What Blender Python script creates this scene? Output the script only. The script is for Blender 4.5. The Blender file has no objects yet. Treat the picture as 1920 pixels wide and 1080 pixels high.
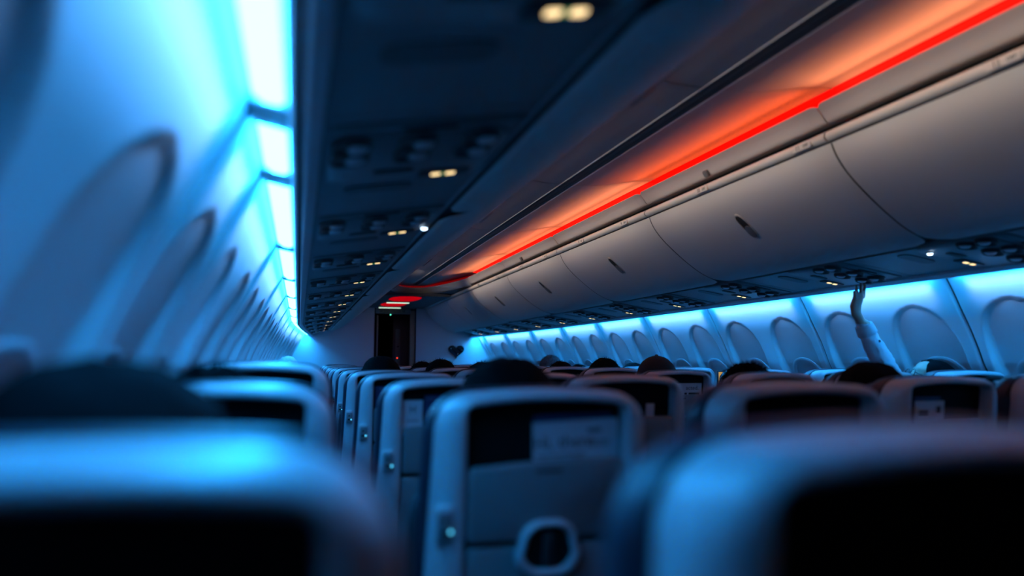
import bpy, bmesh, math, random
from mathutils import Vector, Matrix, noise
random.seed(7)
S = bpy.context.scene
COL = S.collection
# ------------------------------------------------------------------ camera
CX, CZ = -1.3575, 1.20            # camera sits over a window seat, just above the seat tops
FPX, VPX, VPY = 1390.0, 560.0, 678.0
fw = Vector((VPX-960, 540-VPY, FPX)).normalized()
up = Vector((0, fw.z, -fw.y)); up = (up - fw*up.dot(fw)).normalized()
rt = fw.cross(up)
if rt.x < 0: rt = -rt
RM = Matrix((rt, fw, up))          # camera coords (right, up, forward) -> cabin coords
camd = bpy.data.cameras.new('camera'); cam = bpy.data.objects.new('camera', camd); COL.objects.link(cam)
camd.sensor_width = 36.0; camd.lens = 36.0*FPX/1920
a, b, c = RM @ Vector((1,0,0)), RM @ Vector((0,1,0)), RM @ Vector((0,0,1))
m3 = Matrix((a, b, -c)).transposed()
cam.matrix_world = Matrix.Translation((CX, 0, CZ)) @ m3.to_4x4()
camd.clip_start = 0.02
camd.dof.use_dof = True; camd.dof.focus_distance = 5.2; camd.dof.aperture_fstop = 1.25
S.camera = cam
# ------------------------------------------------------------------ world, exposure
w = bpy.data.worlds.new('night'); S.world = w; w.use_nodes = True
w.node_tree.nodes['Background'].inputs[0].default_value = (0.002, 0.004, 0.008, 1)
w.node_tree.nodes['Background'].inputs[1].default_value = 0.2
S.view_settings.view_transform = 'Standard'; S.view_settings.look = 'None'
S.view_settings.gamma = 1.0; S.view_settings.exposure = -0.2
S.view_settings.use_curve_mapping = False
# lamp colours and strengths
WASH = ((0.016, 0.345, 1.0), 64.0)      # sidewall wash lights
AMBER = ((1.0, 0.17, 0.055), 30.0)     # cove lamps over the bins with the emblem side
REDC = ((1.0, 0.0, 0.0), 1.6)
WARM = ((1.0, 0.88, 0.75), 2.0)
WARMROW = 1.05                           # watts of each warm row, aimed across the aisle
NEARW = ((0.88, 0.95, 1.0), 0.33)       # added white fill lamps that whiten the head of the sidewall        # cove lamps over the other bins
# ------------------------------------------------------------------ materials
MATS = {}
def mat(name, col, rough=0.5, metal=0.0, var=0.06, scale=30.0, bump=0.0, spec=0.5, emit=None, coat=0.0):
    if name in MATS: return MATS[name]
    m = bpy.data.materials.new(name); m.use_nodes = True
    nt = m.node_tree; p = nt.nodes['Principled BSDF']
    p.inputs['Roughness'].default_value = rough; p.inputs['Metallic'].default_value = metal
    p.inputs['Specular IOR Level'].default_value = spec
    p.inputs['Coat Weight'].default_value = coat
    if emit:
        p.inputs['Specular IOR Level'].default_value = 0.0
        p.inputs['Base Color'].default_value = (0.02, 0.02, 0.02, 1)
        p.inputs['Emission Color'].default_value = (*emit[0], 1); p.inputs['Emission Strength'].default_value = emit[1]
    else:
        tc = nt.nodes.new('ShaderNodeTexCoord'); n = nt.nodes.new('ShaderNodeTexNoise')
        n.inputs['Scale'].default_value = scale; n.inputs['Detail'].default_value = 3
        r = nt.nodes.new('ShaderNodeValToRGB')
        r.color_ramp.elements[0].color = (*[x*(1-var) for x in col], 1); r.color_ramp.elements[1].color = (*[min(1, x*(1+var)) for x in col], 1)
        nt.links.new(tc.outputs['Object'], n.inputs['Vector']); nt.links.new(n.outputs['Fac'], r.inputs['Fac'])
        nt.links.new(r.outputs['Color'], p.inputs['Base Color'])
        if bump:
            n2 = nt.nodes.new('ShaderNodeTexNoise'); n2.inputs['Scale'].default_value = scale*12
            bp = nt.nodes.new('ShaderNodeBump'); bp.inputs['Strength'].default_value = bump; bp.inputs['Distance'].default_value = 0.002
            nt.links.new(tc.outputs['Object'], n2.inputs['Vector']); nt.links.new(n2.outputs['Fac'], bp.inputs['Height']); nt.links.new(bp.outputs['Normal'], p.inputs['Normal'])
    MATS[name] = m; return m
M_WALL = mat('sidewall_plastic', (.52,.54,.56), .55, var=.03, scale=6, bump=.08)
M_BULK = mat('bulkhead_laminate', (.58,.62,.66), .6, var=.04, scale=5, bump=.08)
M_BIN = mat('bin_plastic', (.62,.60,.57), .72, var=.02, scale=2.5, spec=.25)
M_BINBODY = mat('bin_body_dark', (.035,.037,.04), .7)
M_CEIL = mat('ceiling_plastic', (.46,.45,.44), .6, var=.03, scale=6, bump=.08)
M_PSU = mat('service_unit_plastic', (.17,.185,.20), .45, var=.04, scale=20, bump=.06)
M_CRESCENT = mat('crescent_pale', (.42,.45,.48), .3)  # pale tone painting the lit crescents in the nozzle bowls
M_RAIL = mat('rail_plastic', (.52,.55,.58), .4, var=.03)
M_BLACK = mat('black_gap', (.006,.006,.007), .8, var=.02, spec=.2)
M_DARK = mat('dark_plastic', (.03,.032,.036), .5, var=.1)
M_SHELL = mat('seat_shell_plastic', (.42,.45,.48), .36, var=.03, scale=18, bump=.05)
M_TRAY = mat('tray_plastic', (.17,.185,.20), .45, var=.03, scale=18, bump=.05)
M_LEATHER = mat('dark_leather', (.018,.024,.042), .42, var=.2, scale=40, bump=.2)
M_METAL = mat('brushed_metal', (.45,.45,.46), .35, metal=1.0, var=.05)
M_SHADE = mat('window_shade', (.36,.39,.42), .6, var=.03)
M_CARPET = mat('carpet', (.02,.022,.03), .95, var=.3, scale=120, bump=.4)
M_CARD = mat('card_paper', (.55,.58,.62), .6, var=.03)
M_CARDBLUE = mat('card_blue', (.02,.035,.11), .5, var=.05)
M_INK = mat('ink', (.015,.017,.02), .6, var=.02)
M_INKPALE = mat('pale_ink', (.5,.52,.55), .6, var=.02)
M_INKGREY = mat('grey_ink', (.16,.18,.20), .6, var=.02)
M_SKIN = mat('skin', (.42,.26,.19), .5, var=.06, scale=25)
M_SHIRT = mat('dark_shirt', (.03,.035,.045), .85, var=.15, scale=60, bump=.3)
M_SHIRTW = mat('pale_shirt', (.52,.55,.60), .8, var=.05, scale=60, bump=.3)
M_TROUS = mat('trousers', (.02,.022,.03), .85, var=.15, scale=60)
M_HAIRB = mat('black_hair', (.0035,.0035,.004), .85, var=.4, scale=90, bump=.5, spec=.06)
M_HAIRG = mat('grey_hair', (.10,.11,.12), .7, var=.5, scale=70, bump=.6)
M_HAIRW = mat('white_hair', (.60,.62,.65), .7, var=.2, scale=60, bump=.6)
M_CAP = mat('cap_cloth', (.010,.009,.009), .9, var=.15, scale=90, bump=.4)
M_WASH = mat('wash_lens', (1,1,1), emit=WASH)
M_WASHE = mat('wash_lens_end', (1,1,1), emit=(WASH[0], WASH[1]*2))
M_RED = mat('red_glow_strip', (1,1,1), emit=REDC)
M_WARM = mat('warm_lens', (1,1,1), emit=WARM)
AMB = [mat('amber_lens_%d' % i, (1,1,1), emit=((1.0, g, bl), s)) for i, (g, bl, s) in enumerate(((.20,.075,9), (.25,.10,8), (.10,.02,7), (.22,.085,8.5)))]
M_SIGN = mat('amber_icon', (1,1,1), emit=((1.0,.72,.36), 2.2))
M_GREEN = mat('green_led', (1,1,1), emit=((.03,.55,.2), .35))
M_LEDW = mat('blue_white_led', (1,1,1), emit=((.55,.78,1.0), 7.0))
M_LEDC = mat('outlet_led', (1,1,1), emit=((.08,.6,1.0), 2.2))
M_TUBE = mat('white_tube', (1,1,1), emit=((.72,1.0,.80), 1.3))
M_REDL = mat('red_dome', (1,1,1), emit=((1.0,.0,.008), .5))
M_GREENB = mat('teal_led', (1,1,1), emit=((.1,.9,.6), 3.0))
M_REDLED = mat('red_led', (1,1,1), emit=((1.0,.05,.02), 3.0))
M_GOLD = mat('gold_glow', (1,1,1), emit=((1.0,.55,.12), .55))
for _m in (M_SIGN, M_GREEN, M_LEDW, M_LEDC, M_GREENB, M_REDLED, M_GOLD, M_WARM): _m.cycles.emission_sampling = 'NONE'   # too weak to be worth sampling as lamps
M_HEART = [mat('heart_blue', (.004,.008,.022), .12, var=.02, spec=.2), mat('heart_red', (.012,.003,.004), .12, var=.02, spec=.2), mat('heart_dark', (.004,.004,.006), .10, var=.02, spec=.2)]
M_CHROME = mat('chrome', (.75,.76,.78), .12, metal=1.0, var=.02)
M_JAMB = mat('door_jamb', (.30,.26,.20), .5, var=.05)
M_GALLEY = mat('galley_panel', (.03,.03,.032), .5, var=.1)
# ------------------------------------------------------------------ helpers
def W(X, Y, Z): return Vector((X+CX, Y, Z+CZ))           # camera-relative metres -> cabin
def ray(x, y):
    v = RM @ Vector((x-960, 540-y, FPX)); return v/v.y
def pt(x, y, Y): v = ray(x, y)*Y; return Vector((v.x, Y, v.z))   # relative point at depth Y
MIDX = 1.3575
def mir(X): return 2*MIDX - X
def mesh_from(verts, faces, name, smooth=False, mats=None, fm=None, angle=None):
    me = bpy.data.meshes.new(name); me.from_pydata([tuple(v) for v in verts], [], faces)
    bm = bmesh.new(); bm.from_mesh(me); bmesh.ops.recalc_face_normals(bm, faces=bm.faces); bm.to_mesh(me); bm.free()
    for m in (mats or []): me.materials.append(m)
    if fm:
        for p, i in zip(me.polygons, fm): p.material_index = i
    if smooth:
        for p in me.polygons: p.use_smooth = True
        if angle: me.set_sharp_from_angle(angle=math.radians(angle))
    me.update(); return me
def link(name, me, parent=None, loc=None, rotz=0.0):
    o = bpy.data.objects.new(name, me); COL.objects.link(o)
    if parent is not None: o.parent = parent
    if loc is not None: o.location = loc
    if rotz: o.rotation_euler = (0, 0, rotz)
    return o
def tag(o, label=None, cat=None, group=None, kind=None):
    if label: o['label'] = label
    if cat: o['category'] = cat
    if group: o['group'] = group
    if kind: o['kind'] = kind
    return o
def thing(name, label, cat, loc=(0,0,0), rotz=0.0, group=None):
    o = link(name, None, None, loc, rotz); o.empty_display_size = .05
    return tag(o, label, cat, group)
def struct(name, me=None, loc=(0,0,0)):
    o = link(name, me, None, loc); o['kind'] = 'structure'; return o
def extr(prof, y0, y1, m, name, closed=True, smooth=False, angle=30, ny=1):
    """profile in (x,z) swept along y"""
    n = len(prof); V = []; F = []
    for j in range(ny+1):
        y = y0 + (y1-y0)*j/ny
        V += [(x, y, z) for x, z in prof]
    for j in range(ny):
        for i in range(n if closed else n-1):
            k = (i+1) % n; F.append((j*n+i, j*n+k, (j+1)*n+k, (j+1)*n+i))
    if closed: F.append(tuple(range(n))); F.append(tuple(ny*n+i for i in reversed(range(n))))
    return mesh_from(V, F, name, smooth, [m], angle=angle)
def sheet(prof, y0, y1, th, m, name, smooth=True, angle=35, ny=1):
    """a sheet of thickness th: profile plus its offset copy"""
    off = []
    n = len(prof)
    for i in range(n):
        a = Vector(prof[max(i-1, 0)]); b = Vector(prof[min(i+1, n-1)]); d = (b-a).normalized()
        off.append((prof[i][0]-d.y*th, prof[i][1]+d.x*th))
    return extr(list(prof)+off[::-1], y0, y1, m, name, True, smooth, angle, ny)
def box(x0, x1, y0, y1, z0, z1, m, name, bev=0.0, seg=2):
    bm = bmesh.new(); bmesh.ops.create_cube(bm, size=1)
    for v in bm.verts: v.co = ((x0+x1)/2+v.co.x*(x1-x0), (y0+y1)/2+v.co.y*(y1-y0), (z0+z1)/2+v.co.z*(z1-z0))
    if bev: bmesh.ops.bevel(bm, geom=bm.edges[:], offset=bev, segments=seg, affect='EDGES', profile=.5)
    me = bpy.data.meshes.new(name); bm.to_mesh(me); bm.free(); me.materials.append(m)
    if bev:
        for p in me.polygons: p.use_smooth = True
        me.set_sharp_from_angle(angle=math.radians(40))
    return me
def rrect(wb, wt, zb, zt, r, crown=0.0, nc=6, ne=6, rb=None):
    """rounded trapezoid outline, same point count whatever its size: bottom, right, top, left"""
    rb = r if rb is None else rb
    pts = []
    def arc(cx, cz, r, a0):
        for i in range(nc+1):
            t = a0 + math.pi/2*i/nc; pts.append((cx+r*math.cos(t), cz+r*math.sin(t)))
    def edge(p, q):
        for i in range(1, ne): pts.append((p[0]+(q[0]-p[0])*i/ne, p[1]+(q[1]-p[1])*i/ne))
    hb, ht = wb/2, wt/2
    arc(hb-rb, zb+rb, rb, -math.pi/2); p = pts[-1]; edge(p, (ht, zt-r))
    arc(ht-r, zt-r, r, 0); p = pts[-1]; edge(p, (-ht+r, zt))
    arc(-ht+r, zt-r, r, math.pi/2); p = pts[-1]; edge(p, (-hb, zb+rb))
    arc(-hb+rb, zb+rb, rb, math.pi); p = pts[-1]; edge(p, (hb-rb, zb))
    if crown:
        zm = zt - (zt-zb)*.5
        pts = [(x, z + crown*(1-(x/ht)**2 if abs(x) < ht else 0)*max(0, (z-zm)/(zt-zm))**2) for x, z in pts]
    return pts
def loft(loops, m, name, cap0=False, cap1=False, smooth=True, angle=50):
    n = len(loops[0]); V = [v for l in loops for v in l]; F = []
    for j in range(len(loops)-1):
        for i in range(n):
            k = (i+1) % n; F.append((j*n+i, j*n+k, (j+1)*n+k, (j+1)*n+i))
    if cap0: F.append(tuple(reversed(range(n))))
    if cap1: F.append(tuple((len(loops)-1)*n+i for i in range(n)))
    return mesh_from(V, F, name, smooth, [m], angle=angle)
def cyl(r0, r1, h, m, name, n=20, bev=0.0):
    """disc-like solid along -z from z=0 to -h"""
    lp = []
    for r, z in ((r0, 0), (r0, -h*.6), (r1, -h), (r1*.7, -h), (r1*.62, -h*.55)):
        lp.append([(r*math.cos(2*math.pi*i/n), r*math.sin(2*math.pi*i/n), z) for i in range(n)])
    return loft(lp, m, name, True, True, True, 35)
def text_mesh(s, size, m, name, ext=.0004):
    cu = bpy.data.curves.new(name, 'FONT'); cu.body = s; cu.size = size; cu.extrude = ext; cu.align_x = 'CENTER'; cu.align_y = 'CENTER'; cu.resolution_u = 3
    o = bpy.data.objects.new(name, cu); COL.objects.link(o)
    dg = bpy.context.evaluated_depsgraph_get(); dg.update()
    me = bpy.data.meshes.new_from_object(o.evaluated_get(dg)); bpy.data.objects.remove(o); bpy.data.curves.remove(cu)
    me.name = name; me.materials.clear(); me.materials.append(m); return me
def xform(me, mtx): me.transform(mtx); me.update(); return me
def join(parts, name):
    """several temporary meshes (each one material) into one mesh"""
    V, F, fm, ms, sm = [], [], [], [], []
    for me in parts:
        o = len(V); V += [tuple(v.co) for v in me.vertices]
        for p in me.polygons:
            F.append(tuple(o+i for i in p.vertices)); mm = me.materials[p.material_index]
            if mm not in ms: ms.append(mm)
            fm.append(ms.index(mm)); sm.append(p.use_smooth)
        bpy.data.meshes.remove(me)
    me = bpy.data.meshes.new(name); me.from_pydata(V, [], F)
    for m in ms: me.materials.append(m)
    for p, i, s in zip(me.polygons, fm, sm): p.material_index = i; p.use_smooth = s
    me.set_sharp_from_angle(angle=math.radians(40)); me.update(); return me
def copy_tree(o, parent=None):
    c = o.copy(); COL.objects.link(c); c.parent = parent
    for ch in o.children: copy_tree(ch, c)
    return c
ORD = ['first','second','third','fourth','fifth','sixth','seventh','eighth','ninth','tenth','eleventh','twelfth','thirteenth','fourteenth','fifteenth','sixteenth','seventeenth']
Y0, YB = -.9, 11.2            # rear end of what is built, front bulkhead
# ------------------------------------------------------------------ floor
FLZ = -CZ
struct('floor', box(CX-.25, -CX+.25, Y0, YB+1.6, -.06, 0, M_CARPET, 'floor'))
# ------------------------------------------------------------------ sidewalls
WPROF = [(-.086,.400),(-.122,.337),(-.150,.285),(-.173,.236),(-.195,.196),(-.215,.158),(-.235,.115),(-.252,.075),(-.270,.030),(-.286,-.018),(-.312,-.06),(-.340,-.12),(-.364,-.24),(-.380,-.42),(-.382,-.65),(-.368,-.85),(-.335,-1.05),(-.30,-1.2)]
def wall_x(z):
    for (x0, z0), (x1, z1) in zip(WPROF, WPROF[1:]):
        if z <= z0 and z >= z1: return x0 + (x1-x0)*(z0-z)/(z0-z1)
    return WPROF[0][0] if z > .4 else WPROF[-1][0]
# smoothed lookup
def wall_xs(z): return sum(wall_x(min(.4, z+d)) for d in (-.03,-.02,-.01,0,.01,.02,.03))/7 if z < .36 else wall_x(z)
ZTOP, ZBOT, HW, WZ = .268, -.44, .198, -.17        # window reveal: top, bottom, half width, pane centre height
def reveal(dy, z):
    """outboard depth of the window reveal at dy from the window axis"""
    if z > ZTOP or z < ZBOT: return 0.0
    if z > .02: hw = HW*max(0, 1-((z-.02)/(ZTOP-.02))**2.5)**(1/2.3)
    elif z < -.25: hw = HW*math.sqrt(max(0, 1-((z+.25)/(ZBOT+.25))**2))
    else: hw = HW
    t = (hw-abs(dy))/.026
    if t <= 0: return 0.0
    t = min(1, t); t = t*t*(3-2*t)
    d = .008 + .115*(ZTOP-z) if z > -.02 else .046
    d = min(d, .046)
    if z < -.25: d *= (z-ZBOT)/(-.25-ZBOT)
    return d*t
def wall_panel_mesh(L, wins, side, name):
    """panel from y=0 to L, wins = list of window axes; x is relative to the camera's wall frame"""
    zs = [.40-.009*i for i in range(78)] + [-.31-.05*i for i in range(18)] + [-1.2]
    ny = int(L/.0088); V = []; F = []
    g = .004
    for z in zs:
        for j in range(ny+1):
            y = g + (L-2*g)*j/ny
            x = wall_xs(z)
            e = min(y-g, L-g-y)                     # rounded panel edge, a shallow joint between panels
            x -= .012*max(0, 1-e/.014)**2
            for wy in wins: x -= reveal(y-wy, z)
            V.append((x if side < 0 else mir(x), y, z))
    n = ny+1
    for i in range(len(zs)-1):
        for j in range(ny): F.append((i*n+j, i*n+j+1, (i+1)*n+j+1, (i+1)*n+j))
    return mesh_from([W(*v) for v in V], F, name, True, [M_WALL])
def oval(a, b, n=40, cz=0): return [(a*math.copysign(abs(math.cos(t))**.8, math.cos(t)), cz+b*math.copysign(abs(math.sin(t))**.8, math.sin(t))) for t in [2*math.pi*i/n for i in range(n)]]
def win_x(z): return wall_xs(z)-.046
def window_meshes(side):
    f = (lambda x: x) if side < 0 else mir
    lp = []
    for a, b, d in ((.155,.200,.004),(.150,.195,-.012),(.138,.183,-.014),(.130,.175,-.006),(.128,.172,.018)):
        lp.append([W(f(win_x(WZ+z)-d), y, WZ+z) for y, z in oval(a, b)])
    fr = loft(lp, M_RAIL, 'window_frame')
    V = [W(f(win_x(WZ+z)-.012), y, WZ+z) for y, z in oval(.132, .176)]
    V2 = [W(f(win_x(WZ+z)-.016), y, WZ+z) for y, z in oval(.132, .176)]
    sh = loft([V, V2], M_SHADE, 'window_shade', True, True)
    gl = []
    for k in range(2):
        gl.append([W(f(win_x(WZ-.14)+.002+.004*k), y, WZ-.155+z) for y, z in rrect(.06,.06,-.006,.006,.005)])
    hd = loft(gl, M_RAIL, 'shade_grip', True, True)
    return fr, sh, hd
PANELS = []
y = 1.65
while y < 11.0: PANELS.append((y, min(1.03, YB-y), None)); y += 1.03
PANELS = [(-.84, 1.03, None), (.19, 1.03, None), (1.22, .43, None)] + PANELS
def taper(Y): return 0.0 if Y < 7.83 else .165*((Y-7.83)/(YB-7.83))**1.25
RAIL = [(-.060,.402),(-.030,.392),(-.0255,.384),(-.024,.369),(-.0185,.365),(-.012,.366),(-.0115,.374),(-.003,.374),(-.0025,.366),(.004,.365),(.011,.368),(.028,.377),(.030,.388),(.0,.41),(-.06,.412)]
for side in (-1, 1):
    nm = 'wall_left' if side < 0 else 'wall_right'
    root = struct(nm)
    f = (lambda x: x) if side < 0 else mir
    me_full = wall_panel_mesh(1.03, (.265, .78), side, 'sidewall_panel')
    me_short = wall_panel_mesh(.43, (.215,), side, 'sidewall_panel_short')
    fr, sh, hd = window_meshes(side)
    prof = [(f(x), z) for x, z in RAIL]
    rail_full = xform(extr(prof, 0, 1.03, M_RAIL, 'light_rail', smooth=True, angle=30), Matrix.Translation((CX,0,CZ)))
    rail_short = xform(extr(prof, 0, .43, M_RAIL, 'light_rail_short', smooth=True, angle=30), Matrix.Translation((CX,0,CZ)))
    slot = [(f(x), z) for x, z in ((-.0118,.3695),(-.0025,.3695),(-.0025,.3735),(-.0118,.3735))]
    slot_full = xform(extr(slot, 0, 1.03, M_BLACK, 'rail_slot'), Matrix.Translation((CX,0,CZ)))
    slot_short = xform(extr(slot, 0, .43, M_BLACK, 'rail_slot_short'), Matrix.Translation((CX,0,CZ)))
    trim = struct('trim_1' if side < 0 else 'trim_2')
    def lens_mesh(L):
        q = [(-.078,.402),(-.060,.388),(-.040,.385),(-.031,.390),(-.031,.397),(-.078,.4075)]
        return xform(extr([(f(x), z) for x, z in q], .075 if L > .4 else .0, L-.075, M_WASH if L > .4 else M_WASHE, 'light_lens'), Matrix.Translation((CX,0,CZ)))
    lens_full, lens_short, lens_end = lens_mesh(1.03), lens_mesh(.43), lens_mesh(.28)
    def house_mesh(L):
        ps = [extr([(f(x), z) for x, z in ((-.088,.401),(-.088,.43),(-.02,.43),(-.02,.4085),(-.078,.4085))], .0, L, M_RAIL, 'h')]
        for yy in (.005, L-.055):
            ps.append(extr([(f(x), z) for x, z in ((-.083,.398),(-.030,.387),(-.030,.408),(-.083,.41))], yy, yy+.05, M_RAIL, 'h'))
        return xform(join(ps, 'light_housing'), Matrix.Translation((CX,0,CZ)))
    house_full, house_short, house_end = house_mesh(1.03), house_mesh(.43), house_mesh(.28)
    for i, (py, L, _) in enumerate(PANELS):
        short = L < .6
        d0, d1 = taper(py), taper(py+L)
        # pivot at the panel's rear end
        rz = -math.atan2(d1-d0, L) if side < 0 else math.atan2(d1-d0, L)
        dx = d0 if side < 0 else -d0
        piv = Vector((W(f(-.086), 0, 0).x, 0, 0))
        R = Matrix.Rotation(rz, 4, 'Z')
        T = Matrix.Translation(Vector((dx, py, 0)) + piv) @ R @ Matrix.Translation(-piv)
        short = .4 < L < .6; end = L < .4; sy = L/1.03 if end else 1.0
        Tm = T @ Matrix.Diagonal((1, sy, 1, 1))
        def put(n, me, par):
            o = link(n, me, par); o.matrix_local = Tm; return o
        po = put('sidewall_panel', me_short if short else me_full, root)
        for wy in ((.215,) if short else (.265, .78)):
            if py+wy < -.4: continue
            wf = link('window_frame', fr, po, (0, wy, 0)); ws = link('window_shade', sh, po, (0, wy, 0)); wg = link('shade_grip', hd, po, (0, wy, 0))
        ro = put('light_rail', rail_short if short else rail_full, trim); put('rail_slot', slot_short if short else slot_full, trim)
        if py < 0: continue
        sd = 'plain bulkhead side' if side < 0 else 'heart emblem side'
        lo = thing('wash_light', 'blue wall wash light above the %s sidewall panel from the front, %s' % (ORD[len(PANELS)-1-i], sd), 'light', group='wall wash lights on the '+sd)
        lo.matrix_local = T if end else Tm
        link('light_housing', house_end if end else house_short if short else house_full, lo); link('light_lens', lens_short if L > .4 and short else lens_full if L > .6 else lens_end, lo)
        ad = bpy.data.lights.new('white_fill_row', 'AREA'); ad.shape = 'RECTANGLE'; ad.size = L-.20; ad.size_y = .012  # fill lamp added beside the blue lens
        ad.color = NEARW[0]; ad.energy = NEARW[1]*ad.size; ad.spread = math.radians(46)
        ao = bpy.data.objects.new('white_fill_row', ad); COL.objects.link(ao); ao.parent = lo
        dirv = Vector((f(-.14)-f(-.036), 0, .328-.388)).normalized()
        zl = -dirv; xl = Vector((0,1,0)); yl = zl.cross(xl)
        ao.matrix_local = Matrix.Translation(W(f(-.036), L/2, .383)) @ Matrix((xl, yl, zl)).transposed().to_4x4()
# outboard fill behind the wall head (fuselage frame) so no outside light enters
for side, nm in ((-1, 'trim_3'), (1, 'trim_4')):
    f = (lambda x: x) if side < 0 else mir
    struct(nm, xform(extr([(f(-.50), -1.2), (f(-.50), 1.12), (f(-.46), 1.12), (f(-.46), -1.2)], Y0, YB+.04, M_BINBODY, 'fuselage_skin'), Matrix.Translation((CX,0,CZ))))
# ------------------------------------------------------------------ overhead bins
BY = [-.713, .747]
while BY[-1] < 10.9: BY.append(BY[-1]+1.46)
BY[-1] = YB-.01
DOOR = [(1.833,.789),(1.840,.768),(1.856,.735),(1.882,.699),(1.920,.658),(1.958,.624),(2.000,.589),(2.055,.546),(2.117,.503),(2.170,.474),(2.222,.454),(2.262,.4455),(2.298,.4425)]
STRIP = [(1.880,.832),(1.840,.834),(1.822,.832),(1.812,.825),(1.808,.812),(1.812,.802),(1.829,.7935),(1.86,.80)]
def door_mesh(L, f, name):
    # arc-length along the profile; lower corners rounded
    s = [0]
    for p, q in zip(DOOR, DOOR[1:]): s.append(s[-1]+math.dist(p, q))
    T = s[-1]; r = .10; n = 60; ny = 40
    def at(u):
        for i in range(len(s)-1):
            if u <= s[i+1]+1e-9:
                t = (u-s[i])/(s[i+1]-s[i]); return (DOOR[i][0]+(DOOR[i+1][0]-DOOR[i][0])*t, DOOR[i][1]+(DOOR[i+1][1]-DOOR[i][1])*t)
        return DOOR[-1]
    P = [at(T*i/n) for i in range(n+1)]
    P = [P[0]] + [tuple(sum(P[min(n, max(0, i+k))][c] for k in (-2,-1,0,1,2))/5 for c in (0,1)) for i in range(1, n)] + [P[-1]]
    V, F = [], []
    for i in range(n+1):
        u = T*i/n; rest = T-u; ins = 0
        if rest < r: ins = r-math.sqrt(max(0, r*r-(r-rest)**2))
        g = .004 + ins
        a = P[max(0, i-1)]; b = P[min(n, i+1)]; d = (Vector(b)-Vector(a)).normalized(); nx, nz = d.y, -d.x   # inward normal (towards the aisle, down)
        if nx > 0: nx, nz = -nx, -nz
        for j in range(ny+1):
            y = g+(L-2*g)*j/ny
            e = min(y-g, L-g-y, rest+.0001, u+.006); rr = .006
            k = 0 if e > rr else rr*(1-math.sqrt(max(0, 1-(1-e/rr)**2)))
            V.append(W(f(P[i][0]-nx*k), y, P[i][1]-nz*k))
    m = ny+1
    for i in range(n):
        for j in range(ny): F.append((i*m+j, i*m+j+1, (i+1)*m+j+1, (i+1)*m+j))
    me = mesh_from(V, F, name, True, [M_BIN]); return me
def latch_meshes(f):
    """oval pull recess lying on the door around Z .70..0.57"""
    c = Vector((1.963, .620)); d = (Vector((2.055,.546))-Vector((1.882,.699))).normalized(); nrm = Vector((-d.y, d.x))
    if nrm.x > 0: nrm = -nrm
    def P(u, v, h): q = c + d*u + nrm*h; return W(f(q.x), v, q.y)
    o1 = [(u, v) for v, u in oval(.030, .078, 32)]
    sc = lambda k: [(u*k if abs(k) < 9 else u, v*k) for u, v in o1]
    bez = loft([[P(u, v, -.004) for u, v in sc(1.0)], [P(u, v, .004) for u, v in sc(.97)], [P(u, v, .004) for u, v in sc(.86)], [P(u, v, -.001) for u, v in sc(.82)]], M_BIN, 'latch_bezel')
    well = loft([[P(u, v, .0005) for u, v in sc(.86)], [P(u, v, .0012) for u, v in sc(.85)]], M_DARK, 'latch_well', True, True)
    o2 = [(u*.46+.034, v*.78) for u, v in o1]
    pad = loft([[P(u, v, .001) for u, v in o2], [P(u*1, v, .0065) for u, v in o2], [P((u-.034)*.7+.034, v*.7, .008) for u, v in o2]], M_TRAY, 'latch_paddle', True, True)
    return bez, well, pad
VAL = [(1.92,.884),(1.850,.868),(1.834,.862),(1.824,.862),(1.815,.867),(1.806,.878),(1.795,.894),(1.784,.907),(1.777,.915),(1.773,.921),(1.775,.925),(1.781,.924),(1.80,.909),(1.86,.892),(1.92,.888)]
def valance_mesh(L, f, name):
    """rounded cover above the bin doors with pinched ends"""
    n = len(VAL); V, F = [], []
    st = [.003,.006,.012,.022,.034,.0595,.0600,.0625,.0630]
    ys = st+[L*k/8 for k in range(1, 8)]+[L-q for q in reversed(st)]
    cx, cz = 1.86, .875
    for y in ys:
        e = min(y, L-y); k = 1 if e > .034 else 1-.16*(1-e/.034)**2
        if .0598 < e < .0628: k = .985
        for x, z in VAL: V.append(W(f(cx+(x-cx)*k), y, cz+(z-cz)*k))
    for j in range(len(ys)-1):
        for i in range(n): q = (i+1) % n; F.append((j*n+i, j*n+q, (j+1)*n+q, (j+1)*n+i))
    F.append(tuple(range(n))); F.append(tuple((len(ys)-1)*n+i for i in reversed(range(n))))
    return mesh_from(V, F, name, True, [M_BIN], angle=38)
PLAC = [1.49, 2.33, 3.06, 3.94, 4.63, 5.40, 6.05, 6.85, 7.6]
def placard(f, side, n, y):
    """raised plate on the hinge strip with the row number"""
    pl = rrect(.105,.105,-.013,.013,.004, nc=3, ne=2)
    bx = Vector((1.8085, .807)); d = Vector((-.30, -1)).normalized() if False else Vector((.10, -1)).normalized(); nr = Vector((-1, -.1)).normalized()
    def P(u, v, h): q = bx + d*(-v) + nr*h; return W(f(q.x), y-u, q.y)      # u reads along the aisle, v up the strip
    me = loft([[P(u, v, -.004) for u, v in pl], [P(u, v, .004) for u, v in pl], [P(u*.97, v*.9, .0055) for u, v in pl]], M_BIN, 'row_placard', True, True)
    t = text_mesh('%d' % n, .026, M_INK, 'row_number'); t2 = text_mesh('DEF' if side > 0 else 'ABC', .017, M_INK, 'row_letters')
    for q in t2.vertices: q.co.x += .026
    for q in t.vertices: q.co.x -= .020
    tj = join([t, t2], 'row_number')
    for q in tj.vertices: u, v, h = q.co; q.co = P(u, v*1.0, .0058+h) if side > 0 else P(-u, v, .0058+h)
    tj.update(); return me, tj
COVE = []
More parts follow.
